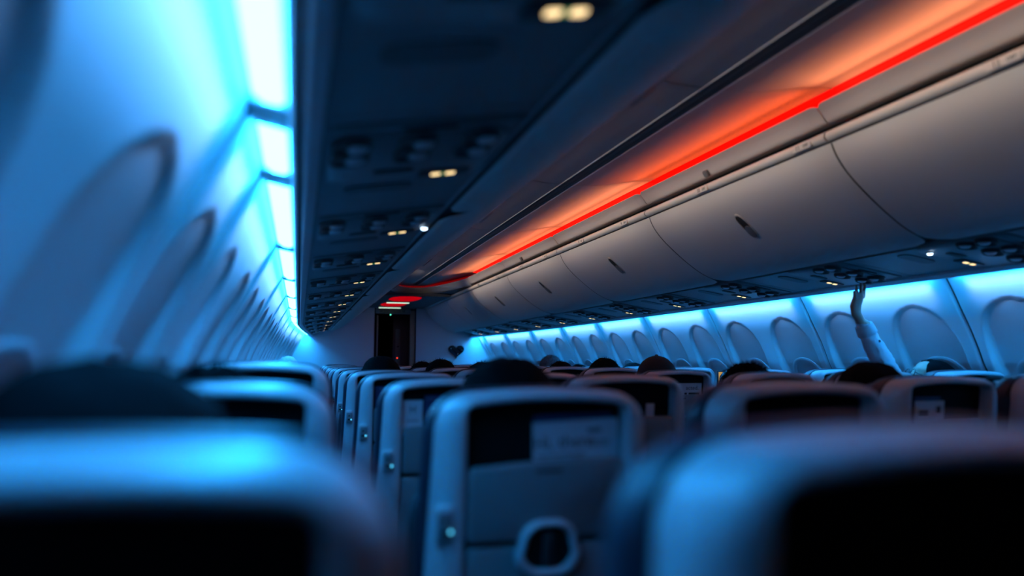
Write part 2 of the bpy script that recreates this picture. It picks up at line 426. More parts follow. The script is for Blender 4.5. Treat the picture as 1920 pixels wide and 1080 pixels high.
for side in (1, -1):
    f = (lambda x: x) if side > 0 else mir
    TR = Matrix.Identity(4)
    lat = latch_meshes(f)
    full = 1.46
    dm, vm = door_mesh(full, f, 'bin_door'), valance_mesh(full, f, 'bin_valance')
    sm = xform(extr([(f(x), z) for x, z in STRIP], .004, full-.004, M_BIN, 'hinge_strip', smooth=True, angle=50), Matrix.Translation((CX,0,CZ)))
    bodyp = [(2.33,.467),(2.26,.467),(2.13,.515),(2.01,.603),(1.93,.672),(1.87,.745),(1.855,.79),(1.86,.83),(1.90,.86),(1.93,.90),(1.98,1.0),(3.15,1.0),(3.15,.48)]
    bm_ = xform(extr([(f(x), z) for x, z in bodyp], .0005, full-.0005, M_BINBODY, 'bin_body'), Matrix.Translation((CX,0,CZ)))
    sd = 'heart emblem side' if side > 0 else 'plain bulkhead side'
    for i in range(len(BY)-1):
        L = BY[i+1]-BY[i]
        t = thing('overhead_bin', 'pale closed overhead bin, %s from the front on the %s' % (ORD[len(BY)-2-i], sd), 'luggage bin', (0, BY[i], 0), group='overhead bins')
        sc = L/full; t.scale = (1, sc, 1)
        link('bin_body', bm_, t); d = link('bin_door', dm, t); link('hinge_strip', sm, t)
        if i < len(BY)-2:
            b = link('latch', lat[0], d, (0, full/2, 0)); link('latch_well', lat[1], d, (0, full/2, 0)); link('latch_paddle', lat[2], d, (0, full/2, 0))
        if BY[i] < 8.0:
            v = link('bin_valance', vm, t)
            if side > 0 and i in (2, 4):
                q = rrect(.034,.034,-.017,.017,.009, nc=4, ne=2)
                yb = {2: 3.005, 4: 6.006}[i]-BY[i]
                c0 = Vector((1.803,.872)); dd = Vector((.5,-.86)).normalized(); nn = Vector((-.86,-.5)).normalized()
                def P(u, w_, h): r_ = c0+dd*(-w_)+nn*h; return W(f(r_.x), yb-u, r_.y)
                link('sensor_cap', loft([[P(u,w_,-.003) for u,w_ in q],[P(u,w_,.006) for u,w_ in q],[P(u*.85,w_*.85,.009) for u,w_ in q]], M_TRAY, 'sensor_cap', True, True), t)
        if side > 0 and L > 1.4:
            for n_, py in enumerate(PLAC):
                if BY[i] <= py < BY[i+1]:
                    pm, tm = placard(f, side, 12-n_, py-BY[i]); p = link('row_placard', pm, t); link('row_number', tm, p)
# ------------------------------------------------------------------ ceiling
CH = [(0,.9455),(.10,.9455),(.145,.947),(.21,.956),(.29,.970),(.36,.983),(.43,.993),(.47,.996),(.51,.9955),(.56,.990),(.592,.972)]
CPROF = [(MIDX-dx, z) for dx, z in CH[::-1]] + [(MIDX+dx, z) for dx, z in CH[1:]]
YU = 7.95                                         # where the straight cove ends and the ceiling dome closes
ceil = struct('ceiling')
cy = [b_ for b_ in BY if b_ < 8.0] + [9.45]
for y0, y1 in zip(cy, cy[1:]):
    link('ceiling_panel', xform(sheet([(x, z) for x, z in CPROF], y0+.003, y1-.003, .012, M_CEIL, 'ceiling_panel', ny=1), Matrix.Translation((CX,0,CZ))), ceil)
link('ceiling_backing', box(CX-.3, -CX+.3, Y0, YB, CZ+1.04, CZ+1.08, M_BINBODY, 'ceiling_backing'), ceil)
# track along the middle of the ceiling: a dark channel with two lips
tp = []
for dx, wdt, hz, m in ((-.038,.0022,.006,M_RAIL), (.038,.0045,.007,M_RAIL), (-.018,.0016,.004,M_DARK), (.012,.0014,.004,M_DARK)):
    tp.append((xform(extr([(MIDX+dx-wdt, .9445), (MIDX+dx-wdt*.6, .9455-hz), (MIDX+dx+wdt*.6, .9455-hz), (MIDX+dx+wdt, .9445)], Y0, 9.1, m, 'track_lip'), Matrix.Translation((CX,0,CZ)))))
ct = thing('ceiling_track', 'dark double-lipped track along the middle of the cabin ceiling', 'ceiling track')
link('channel', xform(extr([(MIDX-.034,.9435),(MIDX+.034,.9435),(MIDX+.034,.9465),(MIDX-.034,.9465)], Y0, 9.1, M_DARK, 'channel'), Matrix.Translation((CX,0,CZ))), ct)
for me in tp: link('track_lip', me, ct)
# cove lamps: amber behind the valance on the emblem side with a glowing strip for the red-lit ceiling edge, warm on the other side
for i in range(len(BY)-1):
    if BY[i] >= 8.0: break
    y0, y1 = BY[i]+.03, BY[i+1]-.03; yw = y1
    k = len([b_ for b_ in BY if b_ < 8.0])-i
    t = thing('cove_light', 'red and amber cove light behind the valance of the %s bin from the front' % ORD[len(BY)-2-i], 'light', group='red cove lights above the bins')
    link('light_base', xform(extr([(1.83,.919),(1.90,.929),(1.90,.933),(1.83,.923)], y0, y1, M_RAIL, 'light_base'), Matrix.Translation((CX,0,CZ))), t)
    link('amber_lens', xform(extr([(1.838,.926),(1.873,.931),(1.872,.9365),(1.837,.9315)], y0, y1, AMB[i % 4], 'amber_lens'), Matrix.Translation((CX,0,CZ))), t)
    ad = bpy.data.lights.new('amber_row', 'AREA'); ad.shape = 'RECTANGLE'; ad.size = y1-y0; ad.size_y = .02; ad.spread = math.radians(60)
    g_, b_, e_ = ((.19,.07,3.3), (.27,.11,3.1), (.11,.025,2.7), (.24,.10,3.2))[i % 4]; ad.color = (1.0, g_, b_); ad.energy = e_
    ao = bpy.data.objects.new('amber_row', ad); COL.objects.link(ao); ao.parent = t
    dv = Vector((1.56-1.855, 0, .975-.938)).normalized(); zl = -dv; xl = Vector((0,1,0)); yl = zl.cross(xl)
    ao.matrix_local = Matrix.Translation(W(1.855, (y0+y1)/2, .938)) @ Matrix((xl, yl, zl)).transposed().to_4x4()
    link('red_glow_strip', xform(extr([(1.848,.9905),(1.925,.9845),(1.925,.9875),(1.848,.994)], BY[i]+.004, BY[i+1]-.004, M_RED, 'red_glow_strip'), Matrix.Translation((CX,0,CZ))), t)  # glowing strip stands in for the red-lit edge of the ceiling
    t = thing('cove_light', 'warm white cove light hidden above the %s bin from the front, plain side' % ORD[len(BY)-2-i], 'light', group='warm cove lights above the bins')
    link('light_base', xform(extr([(.880,.900),(.891,.900),(.891,.945),(.880,.945)], y0, yw, M_RAIL, 'light_base'), Matrix.Translation((CX,0,CZ))), t)
    link('warm_lens', xform(extr([(.8915,.925),(.8955,.925),(.8955,.943),(.8915,.943)], y0, yw, M_WARM, 'warm_lens'), Matrix.Translation((CX,0,CZ))), t)
    ad = bpy.data.lights.new('warm_row', 'AREA'); ad.shape = 'RECTANGLE'; ad.size = yw-y0; ad.size_y = .018; ad.spread = math.radians(30)
    ad.color = WARM[0]; ad.energy = WARMROW*(yw-y0)/1.4
    ao = bpy.data.objects.new('warm_row', ad); COL.objects.link(ao); ao.parent = t
    dv = Vector((1.0, 0, -.20)).normalized(); zl = -dv; xl = Vector((0,1,0)); yl = zl.cross(xl)
    if BY[i+1] > 7.9:                                   # extra lamp, added to brighten the front valance
        ad2 = ad.copy(); ad2.size = .5; ad2.energy = .20; ad2.spread = math.radians(40); a2 = bpy.data.objects.new('warm_row', ad2); COL.objects.link(a2); a2.parent = t
        d2 = Vector((.50, .85, -.09)).normalized(); z2 = -d2; x2 = Vector((0,0,1)).cross(z2).normalized(); y2 = z2.cross(x2)
        a2.matrix_local = Matrix.Translation(W(.96, 7.7, .932)) @ Matrix((x2, y2, z2)).transposed().to_4x4()
    ao.matrix_local = Matrix.Translation(W(.897, (y0+yw)/2, .935)) @ Matrix((xl, yl, zl)).transposed().to_4x4()
# front end of the dome: the valance sweeps across in a U, red glow strip above it
def upath(n=48):
    P = []
    for i in range(n+1):
        t = -1+2*i/n; P.append((t*.585, 9.22-1.20*abs(t)**2.6))
    return P
def sweep_u(prof, m, name):
    """prof: (outward distance from the dome edge path, z)"""
    P = upath(); V, F = [], []; n = len(prof)
    for i, (dx, y) in enumerate(P):
        a = Vector(P[max(0, i-1)]); b = Vector(P[min(len(P)-1, i+1)]); d = (b-a).normalized(); nx, ny = -d.y, d.x    # outward (forward at the middle)
        for o, z in prof: V.append(W(MIDX+(dx*.725)+nx*o, y+ny*o, z))
    for i in range(len(P)-1):
        for k in range(n): q = (k+1) % n; F.append((i*n+k, i*n+q, (i+1)*n+q, (i+1)*n+k))
    F.append(tuple(range(n))); F.append(tuple((len(P)-1)*n+k for k in reversed(range(n))))
    return mesh_from(V, F, name, True, [m], angle=40)
uv = struct('trim_5'); 
link('front_valance', sweep_u([(.0,.925),(.004,.910),(.016,.890),(.03,.866),(.05,.850),(.072,.842),(.085,.846),(.088,.905)], M_BIN, 'front_valance'), uv)
UP = [(MIDX+dx*.725, y_) for dx, y_ in upath()]
sof = [(.862, 8.03), (.862, 9.46), (mir(.862), 9.46), (mir(.862), 8.03)] + [(x+(.04 if x > MIDX else -.04)*min(1, abs(x-MIDX)/.25), y_+.05*(1-(abs(x-MIDX)/.424)**2)) for x, y_ in UP[::-1]]
ns = len(sof)
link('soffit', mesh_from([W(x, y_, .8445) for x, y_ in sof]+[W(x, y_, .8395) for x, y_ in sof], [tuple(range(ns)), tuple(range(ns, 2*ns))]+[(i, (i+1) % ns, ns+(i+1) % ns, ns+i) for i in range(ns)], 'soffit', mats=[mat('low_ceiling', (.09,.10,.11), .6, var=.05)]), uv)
t = thing('cove_light', 'curved red cove light sweeping across the front end of the ceiling', 'light', group=None)
link('red_glow_strip', sweep_u([(.070,.926),(.085,.926),(.085,.968),(.070,.968)], mat('red_glow_dim', (1,1,1), emit=((1,.0,.0), .16)), 'red_glow_strip'), t)
# low flat ceiling between the dome and the front bulkhead
low = struct('ceiling_front')
low.name = 'ceiling.001'
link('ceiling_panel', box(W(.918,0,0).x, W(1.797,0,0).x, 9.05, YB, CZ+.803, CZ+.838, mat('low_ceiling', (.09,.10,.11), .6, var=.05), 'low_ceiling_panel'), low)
link('ceiling_panel', box(W(.74,0,0).x, W(1.98,0,0).x, YB+.05, YB+1.5, CZ+.803, CZ+.83, M_BLACK, 'vestibule_ceiling_panel'), low)
ZL = .803
def on_low(px, py): r = ray(px, py); k = ZL/r.z; return r*k
for lab, cx_, y_, a_, b_ in (('red glowing oval dome light in the low front ceiling nearer the cove', 1.285, 9.45, .20, .40), ('red glowing oval dome light in the low front ceiling nearer the doorway', 1.255, 10.42, .175, .36)):
    t = thing('dome_light', lab, 'light', W(cx_, y_, ZL), group='dome lights in the front ceiling')
    o2 = oval(a_, b_, 40)
    link('bezel', loft([[(x*1.06, yv*1.05, 0) for x, yv in o2], [(x*1.05, yv*1.04, -.008) for x, yv in o2], [(x, yv, -.008) for x, yv in o2], [(x*.99, yv*.99, -.001) for x, yv in o2]], M_DARK, 'bezel'), t)
    link('lens', loft([[(x*.99, yv*.99, -.002) for x, yv in o2], [(x*.9, yv*.9, -.010) for x, yv in o2]], M_REDL, 'lens', True, True), t)
for lab, x0, x1, y_ in (('white ceiling strip light between the two red dome lights', 1.115, 1.418, 10.02), ('white ceiling strip light next to the exit sign', 1.112, 1.43, 10.98)):
    t = thing('strip_light', lab, 'light', W((x0+x1)/2, y_, ZL), group='strip lights in the front ceiling')
    link('housing', box(-(x1-x0)/2-.01, (x1-x0)/2+.01, -.03, .03, -.010, 0, M_DARK, 'housing', .003), t)
    link('tube', box(-(x1-x0)/2, (x1-x0)/2, -.022, .022, -.020, -.010, M_TUBE, 'tube', .004), t)
# ------------------------------------------------------------------ service units above the seats
def psu_z(X): return .388+.1615*(X-.030)
PSUT = {}
def psu_parts(side, yabs=None):
    f = (lambda x: x) if side < 0 else mir
    def P(X, y, h):
        if side > 0: X = .431-X
        z = psu_z(X)-h
        if yabs is not None: X = X + taper(y+yabs)*(1-(X-.031)/.369)
        return W(f(X-.16*h), y, z)
    out = []
    # base plate with raised outline
    L0, L1 = -.420, .380
    V = [[P(.031, L0, 0), P(.400, L0, 0), P(.400, L1, 0), P(.031, L1, 0)], [P(.031, L0, -.014), P(.400, L0, -.014), P(.400, L1, -.014), P(.031, L1, -.014)]]
    out.append(('panel', loft(V, M_PSU, 'panel', True, True, False)))
    pl = rrect(.34,.34,-.20,.13,.05)
    out.append(('face_plate', loft([[P(.215+x, z-.10, -.002) for x, z in pl], [P(.215+x, z-.10, .004) for x, z in pl], [P(.215+x*.985, (z)*.985-.10, .006) for x, z in pl]], M_PSU, 'face_plate', True, True)))
    sl = rrect(.35,.35,-.026,.026,.025)
    out.append(('speaker_slot', loft([[P(.215+x, z-.355, -.001) for x, z in sl], [P(.215+x, z-.355, .002) for x, z in sl], [P(.215+x*.97, z*.85-.355, .005) for x, z in sl]], mat('slot_plastic', (.09,.10,.11), .5), 'speaker_slot', True, True)))
    sg = rrect(.10,.10,-.008,.008,.007)
    out.append(('speaker_grille', loft([[P(.215+x, z-.345, .004) for x, z in sg], [P(.215+x, z-.345, .0065) for x, z in sg]], M_BLACK, 'speaker_grille', True, True)))
    sg = rrect(.16,.16,-.035,.035,.03)
    out.append(('vent_grille', loft([[P(.17+x, z+.13, -.001) for x, z in sg], [P(.17+x, z+.13, .003) for x, z in sg]], mat('slot_plastic', (.09,.10,.11), .5), 'vent_grille', True, True)))
    g = []
    n = 22
    for X in (.085, .205, .325):
        for yy, mm in ((-.272, M_DARK), (-.192, M_DARK)):  # dark tone stands in for the shade inside the bowls
            rr = .034
            lp = [[P(X+r*math.cos(2*math.pi*i/n), yy+r*math.sin(2*math.pi*i/n), h) for i in range(n)] for r, h in ((rr*1.12,.004),(rr*1.10,.016),(rr*1.04,.019),(rr*.98,.018),(rr*.80,.004),(rr*.50,.003),(rr*.45,.014),(rr*.3,.016))]
            g.append(loft(lp, mm, 'g', False, True))
            out.append(('air_nozzle' if yy < -.24 else 'reading_light', g[-1]))
            dk = [[P(X+r*math.cos(2*math.pi*i/n), yy+r*math.sin(2*math.pi*i/n), h) for i in range(n)] for r, h in ((rr*.80,.0045),(rr*.5,.0043))]
            out.append(('ring', loft(dk, M_BLACK, 'shade_ring')))  # black ring deepens the painted shade of the bowl
            kx = X+.012*(1 if side < 0 else -1)  # pale piece set off-centre to imitate the lit crescent
            kn_ = [[P(kx+r*math.cos(2*math.pi*i/n), yy+r*math.sin(2*math.pi*i/n), h) for i in range(n)] for r, h in ((rr*.62,.004),(rr*.60,.015),(rr*.45,.021),(rr*.2,.022))]
            out.append(('crescent', loft(kn_, M_CRESCENT, 'lit_crescent', False, True)))
    b = rrect(.085,.085,-.016,.016,.012)
    out.append(('call_button', loft([[P(.185+x, z-.05, .004) for x, z in b], [P(.185+x, z-.05, .009) for x, z in b], [P(.185+x*.9, z*.8-.05, .010) for x, z in b]], M_DARK, 'call_button', True, True)))
    b = rrect(.115,.115,-.026,.026,.010)
    out.append(('sign_plate', loft([[P(.302+x, z, .004) for x, z in b], [P(.302+x, z, .009) for x, z in b], [P(.302+x*.95, z*.9, .0105) for x, z in b]], M_DARK, 'sign_plate', True, True)))
    for dx, m, hw in ((-.0165, M_SIGN, .0105), (.0165, M_SIGN, .0105), (0, M_GREEN, .0045)):
        q = rrect(hw*2,hw*2,-.009,.009,.004 if hw > .005 else .002, nc=3, ne=2)
        out.append(('sign_icon', loft([[P(.302+dx+x, z, .0105) for x, z in q], [P(.302+dx+x, z, .0118) for x, z in q]], m, 'sign_icon', True, True)))
    return out
LEDP = {}
for side in (-1, 1):
    parts = psu_parts(side); off = .81 if side < 0 else .735
    sd = 'plain bulkhead side' if side < 0 else 'heart emblem side'
    ks = [k for k in range(-1, 13)]
    for k in ks:
        yy = off+.8035*k
        t = thing('service_unit', 'overhead service unit with lit seat belt sign, %s from the front, %s' % (ORD[len(ks)-1-(k+1)], sd), 'service unit', (0, yy, 0), group='passenger service units')
        sp = None
        for n_, me in (parts if yy+.38 < 7.83 else psu_parts(side, yy)):
            if n_ == 'panel' or k >= 0:
                par = sp if n_ in ('ring', 'crescent', 'sign_icon') else t
                o = link({'ring': 'shade_ring', 'crescent': 'lit_crescent'}.get(n_, n_), me, par)
                if n_ in ('air_nozzle', 'reading_light', 'sign_plate'): sp = o
# inboard edge moulding under the bin (holds the small call lamps)
for side in (-1, 1):
    f = (lambda x: x) if side < 0 else mir
    nm = 'trim_6' if side < 0 else 'trim_7'
    struct(nm, xform(extr([(f(x), z) for x, z in ((.390,.4470),(.392,.4415),(.398,.4405),(.4005,.4430),(.4005,.4470))], Y0, YB, M_PSU, 'service_unit_edge', smooth=True, angle=30), Matrix.Translation((CX,0,CZ))))
    y = 2.396 if side < 0 else 2.345; lx = .385 if side < 0 else .318
    t = thing('call_lamp', 'small bright blue-white call lamp under the bins, %s' % ('plain bulkhead side' if side < 0 else 'heart emblem side'), 'lamp', W(f(lx), y, psu_z(lx)))
    link('lamp_base', cyl(.016,.013,.008,M_DARK,'lamp_base'), t); link('lamp_lens', xform(cyl(.0105,.007,.008,M_LEDW,'lamp_lens',14), Matrix.Translation((0,0,-.006))), t)
# ------------------------------------------------------------------ front bulkhead and doorway
bk = struct('wall_front')
DX0, DX1, DZ = 1.085, 1.680, .715
def bwall(x0, x1, z0, z1, n='bulkhead_panel', m=M_BULK, y0=YB, y1=YB+.05): return link(n, box(W(x0,0,0).x, W(x1,0,0).x, y0, y1, CZ+z0, CZ+z1, m, n), bk)
bwall(-.45, DX0-.012, -1.2, 1.02); bwall(DX1+.012, 3.16, -1.2, 1.02); bwall(DX0-.012, DX1+.012, .80, 1.02)
dr = struct('door_1')
def dpart(n, x0, x1, y0, y1, z0, z1, m, bev=.002): return link(n, box(W(x0,0,0).x, W(x1,0,0).x, y0, y1, CZ+z0, CZ+z1, m, n, bev), dr)
dpart('jamb', DX0-.012, DX0, YB-.012, YB+.10, -1.2, .80, M_BLACK); dpart('jamb', DX1, DX1+.012, YB-.012, YB+.10, -1.2, .80, M_BLACK)
dpart('jamb_panel', 1.612, DX1, YB+.02, YB+.10, -1.2, .77, M_JAMB)
dpart('jamb_strip', DX0+.02, DX0+.045, YB+.01, YB+.06, -1.2, .69, M_TRAY)
dpart('header', DX0, 1.61, YB-.01, YB+.08, .715, .79, M_TRAY)
# vestibule behind: dark galley
v = struct('wall_vestibule'); v.name = 'wall_galley'
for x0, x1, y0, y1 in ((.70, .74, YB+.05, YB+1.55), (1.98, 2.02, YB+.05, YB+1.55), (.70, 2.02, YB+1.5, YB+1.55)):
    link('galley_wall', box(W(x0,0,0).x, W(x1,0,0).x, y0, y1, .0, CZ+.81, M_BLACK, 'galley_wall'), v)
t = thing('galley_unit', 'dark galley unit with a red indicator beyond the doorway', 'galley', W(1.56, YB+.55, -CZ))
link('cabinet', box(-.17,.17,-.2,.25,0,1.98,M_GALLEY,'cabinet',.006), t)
link('control_column', box(-.13,-.055,-.215,-.2,.6,1.7,mat('control_panel', (.10,.105,.11), .5),'control_column',.003), t)
link('indicator', xform(cyl(.008,.006,.006,M_REDLED,'indicator',12), Matrix.Translation((-.10,-.214,1.255)) @ Matrix.Rotation(math.pi/2, 4, 'X') @ Matrix.Rotation(math.pi,4,'X') ), t)
for z in (.95, 1.10, 1.42): link('control_knob', box(-.105,-.08,-.222,-.214,z,z+.02,M_BLACK,'control_knob',.002), t)
# exit sign on the header
es = thing('exit_sign', 'unlit bilingual exit sign with two arrows over the doorway', 'sign', W(1.335, YB-.012, .752))
link('plate', box(-.195,.195,-.012,.002,-.028,.028,mat('sign_plate_grey', (.19,.20,.19), .5),'plate',.004), es)
link('border', loft([[(x, -.0125, z) for x, z in rrect(.37,.37,-.024,.024,.01)], [(x, -.0135, z) for x, z in rrect(.37,.37,-.024,.024,.01)], [(x, -.0135, z) for x, z in rrect(.362,.362,-.020,.020,.008)], [(x, -.0125, z) for x, z in rrect(.362,.362,-.020,.020,.008)]], M_INK, 'border'), es)
tm = text_mesh('EXIT SALIDA', .046, M_INK, 'lettering'); xform(tm, Matrix.Translation((0,-.0128,0)) @ Matrix.Rotation(math.pi/2,4,'X')); link('lettering', tm, es)
for sgn in (-1, 1):
    q = [(-.020*1,0),(-.006,.013),(-.006,.004),(.020,.004),(.020,-.004),(-.006,-.004),(-.006,-.013)]
    q = [(sgn*-x + sgn*.160, z) for x, z in q]
    link('arrow', mesh_from([(x,-.0125,z) for x,z in q]+[(x,-.0138,z) for x,z in q], [tuple(range(7)), tuple(range(7,14))]+[(i,(i+1)%7,7+(i+1)%7,7+i) for i in range(7)], 'arrow', mats=[M_INK]), es)
t = thing('door_lamp', 'tiny green lamp under the exit sign', 'lamp', W(1.307, YB-.012, .700))
link('lens', xform(cyl(.009,.006,.010,M_GREENB,'lens',12), Matrix.Rotation(-math.pi/2,4,'X')), t)
# heart emblem
hb = thing('heart_emblem', 'glossy dark banded heart emblem mounted on the front bulkhead', 'emblem', W(2.314, YB, .146))
def heart(t, s=1.0):
    x = 16*math.sin(t)**3; z = 13*math.cos(t)-5*math.cos(2*t)-2*math.cos(3*t)-math.cos(4*t)
    return x/16*.122*s, (z+2.5)/14.5*.098*s
N = 72; H = [heart(2*math.pi*i/N) for i in range(N)]
link('base', loft([[(x*1.0,0,z) for x,z in H],[(x*1.02,-.018,z*1.02) for x,z in H],[(x*.97,-.034,z*.97) for x,z in H]], M_BLACK, 'base', True, True), hb)
# three diagonal bands cut from the heart
def clip_poly(P, n, d):
    out = []
    for i in range(len(P)):
        a, b = P[i], P[(i+1) % len(P)]; da = a[0]*n[0]+a[1]*n[1]-d; db = b[0]*n[0]+b[1]*n[1]-d
        if da >= 0: out.append(a)
        if da*db < 0: k = da/(da-db); out.append((a[0]+(b[0]-a[0])*k, a[1]+(b[1]-a[1])*k))
    return out
nd = (.68, .73)
HS = [(x*.96, z*.96) for x, z in H]
for k, (lo, hi) in enumerate(((-.3, -.024), (-.018, .040), (.046, .3))):
    P = clip_poly(clip_poly(HS, nd, lo), (-nd[0], -nd[1]), -hi); n = len(P)
    cxm = sum(p[0] for p in P)/n; czm = sum(p[1] for p in P)/n
    link('band', mesh_from([(x,-.032,z) for x,z in P]+[(x,-.042,z) for x,z in P]+[(cxm+(x-cxm)*.88,-.050,czm+(z-czm)*.88) for x,z in P], [tuple(range(n)), tuple(range(2*n,3*n))]+[(i,(i+1)%n,n+(i+1)%n,n+i) for i in range(n)]+[(n+i,n+(i+1)%n,2*n+(i+1)%n,2*n+i) for i in range(n)], 'band', True, [M_HEART[k]], angle=25), hb)
for x, z in ((.082,.030),(-.088,.052),(.018,-.028)):
    link('glint', xform(cyl(.007,.004,.006,M_CHROME,'glint',10), Matrix.Translation((x,-.048,z)) @ Matrix.Rotation(-math.pi/2,4,'X')), hb)  # chrome dots added as the bright glints on the emblem
# ------------------------------------------------------------------ seats
SLOPE = .12; ZT = 1.157
def back(me):
    for v_ in me.vertices: v_.co.y += (ZT-v_.co.z)*SLOPE
    me.update(); return me
def L3(o, y): return [(x, y, z) for x, z in o]
def outer(d, zb=.50): return rrect(.424+2*d, .376+2*d, zb, ZT-.012+d*.36, .060+d*.8, crown=.012, nc=10, ne=10, rb=.03+max(0,d))
def inner(d): return rrect(.286+2*d, .286+2*d, .60, 1.127+d*.5, .012+max(0,d), crown=.010, nc=10, ne=10, rb=.012)
shell = back(loft([L3(inner(0), .045), L3(inner(0), .006), L3(inner(.004), .001), L3(inner(.010), 0), L3(outer(-.034), 0), L3(outer(-.024), .002), L3(outer(-.014), .008), L3(outer(-.006), .018), L3(outer(-.001), .032), L3(outer(0), .05), L3(outer(-.002), .085), L3(outer(-.03), .09)], M_SHELL, 'back_shell', False, False, True, 60))
bay = back(loft([L3(inner(.006), .040), L3(inner(.006), .050)], M_BLACK, 'pocket_back', True, True))
def rbox(x0, x1, z0, z1, y0, y1, r, m, name, bev=.004):
    o = lambda d: [(x+(x0+x1)/2, z) for x, z in rrect(x1-x0+2*d, x1-x0+2*d, z0-d, z1+d, r, nc=5, ne=4)]
    return loft([L3(o(0), y1), L3(o(0), y0+bev), L3(o(-bev*.3), y0+bev*.35), L3(o(-bev), y0)], m, name, True, True, True, 60)
tray = rbox(-.139, .139, .900, 1.036, -.002, .018, .010, M_TRAY, 'tray_table', .006)
for v_ in tray.vertices:                                   # the top lip dips towards one corner
    if v_.co.z > 1.0 and v_.co.x < -.01: v_.co.z -= .010*min(1, (-.01-v_.co.x)/.12)
back(tray)
lower = back(rbox(-.139, .139, .62, .892, .000, .034, .010, M_TRAY, 'lower_panel', .005))
slot = back(rbox(-.024, .024, 1.016, 1.021, -.0032, .0, .002, M_INK, 'slot', .0008))
LC = .891
def lo_(k, kz=None): return [(x*k, LC+(z)*(kz or k)) for x, z in rrect(.116,.104,-.050,.046,.040, nc=8, ne=4)]
latch = back(loft([L3(lo_(1), .0), L3(lo_(1.0), -.012), L3(lo_(.95), -.018), L3(lo_(.86), -.020), L3(lo_(.76), -.017), L3(lo_(.72), -.006)], M_SHELL, 'latch_ring'))
latchw = back(loft([L3(lo_(.75), -.004), L3(lo_(.74), -.006)], M_BLACK, 'latch_well', True, True))
latcht = back(rbox(-.009, .009, LC-.034, LC+.024, -.016, -.004, .008, M_DARK, 'latch_tab', .003))
usb = back(rbox(-.194, -.160, .905, .968, .000, .012, .008, M_SHELL, 'outlet_plate', .004))
for v_ in usb.vertices: v_.co.y -= .003
usbf = rbox(-.190, -.164, .910, .958, -.006, .0, .006, M_TRAY, 'outlet_face', .001); back(usbf)
port = back(rbox(-.184, -.172, .922, .929, -.0075, -.003, .001, M_BLACK, 'outlet_port', .0005)); port2 = back(rbox(-.181, -.175, .940, .946, -.0075, -.003, .001, M_BLACK, 'outlet_socket', .0005))
led = back(rbox(-.1715, -.1655, .9225, .9285, -.0085, -.003, .0028, M_LEDC, 'outlet_led', .0008))
def cush(d, zb=.46): return rrect(.412+2*d, .380+2*d, zb, ZT-.020+d, .070+d*.6, crown=.012, nc=10, ne=10, rb=.05)
cushion = back(loft([L3(cush(-.03), .070), L3(cush(-.006), .074), L3(cush(.010), .086), L3(cush(.012), .11), L3(cush(.006), .14), L3(cush(-.02), .165), L3(cush(-.07), .178), L3(cush(-.12), .182)], M_LEATHER, 'back_cushion', True, True))
head_r = back(loft([L3([(x, z) for x, z in rrect(.34,.32,.93,1.128,.04, nc=10, ne=10)], .165), L3(rrect(.36,.34,.92,1.135,.05, nc=10, ne=10), .185), L3(rrect(.33,.31,.94,1.13,.05, nc=10, ne=10), .208), L3(rrect(.22,.2,.99,1.08,.04, nc=10, ne=10), .212)], M_LEATHER, 'headrest', True, True))
sc_ = box(-.200, .200, .12, .66, .36, .47, M_LEATHER, 'seat_cushion', .03, 4)
arm = join([box(-.023, .023, .16, .56, .60, .645, M_DARK, 'a', .012, 3), box(-.018, .018, .17, .25, .34, .61, M_DARK, 'a', .005)], 'armrest')
leg = join([box(-.02, .02, .20, .24, .0, .37, M_METAL, 'l', .004), box(-.03, .03, .14, .62, 0, .012, M_METAL, 'l', .003)], 'leg')
leg2 = join([box(-.02, .02, .54, .58, .0, .37, M_METAL, 'l', .004)], 'leg_front')
SEAT_PARTS = [('back_shell', shell, None), ('pocket_back', bay, None), ('tray_table', tray, None), ('latch', latch, 'tray_table'), ('latch_well', latchw, 'tray_table'), ('latch_tab', latcht, 'tray_table'), ('slot', slot, 'tray_table'),
    ('lower_panel', lower, None), ('outlet', usb, None), ('outlet_face', usbf, 'outlet'), ('outlet_port', port, 'outlet'), ('outlet_socket', port2, 'outlet'), ('outlet_led', led, 'outlet'), ('back_cushion', cushion, None), ('headrest', head_r, None), ('seat_cushion', sc_, None), ('armrest', arm, None), ('leg', leg, None), ('leg', leg2, None)]
COLX = dict(A=-.130, B=.415, C=.94, D=1.84, E=2.335, F=2.825)
LROW = [.372]+[.40+.803*r for r in range(1, 13)]; RROW = [1.74+.8*k for k in range(11)]
CN = dict(A='window', B='middle', C='aisle', D='aisle', E='middle', F='window')
SEATS = {}
def seat(col, Yr, n_from_front, dz=0.0, dx=0.0):
    d = max(0, taper(Yr+.66)-.012)
    if d:
        dx += {'A': d, 'B': max(0, d-.034), 'C': max(0, d-.050), 'F': -d, 'E': -d, 'D': -d}[col]
    sd = 'plain bulkhead side' if col in 'ABC' else 'heart emblem side'
    t = thing('airline_seat', 'grey-backed %s seat in the %s row from the front, %s' % (CN[col], ORD[n_from_front], sd), 'seat', W(COLX[col]+dx, Yr, -CZ), group='airline seats')
    t.scale = (1, 1, 1+dz)
    objs = {}
    far = Yr > 6.5
    for n_, me, par in SEAT_PARTS:
        if n_ == 'armrest' and col in 'AF': continue
        if far and n_ in ('latch_well','latch_tab','slot','outlet_port','outlet_socket','outlet_face'): continue
        o = link(n_, me, objs.get(par) or t)
        if n_ not in objs: objs[n_] = o
        if n_ == 'armrest': o.location = (-.262 if col in 'ABC' else .246, 0, 0)
    SEATS[(col, n_from_front)] = t
    return t
for r, Yr in enumerate(LROW):
    for c_ in 'ABC':
        if r == 0 and c_ == 'C': continue
        dz = {('A',2): .035, ('A',1): .008, ('A',3): .01}.get((c_, r), random.uniform(-.004, .008))
        seat(c_, Yr, len(LROW)-1-r, dz, .024 if (c_, r) == ('A', 2) else 0.0)
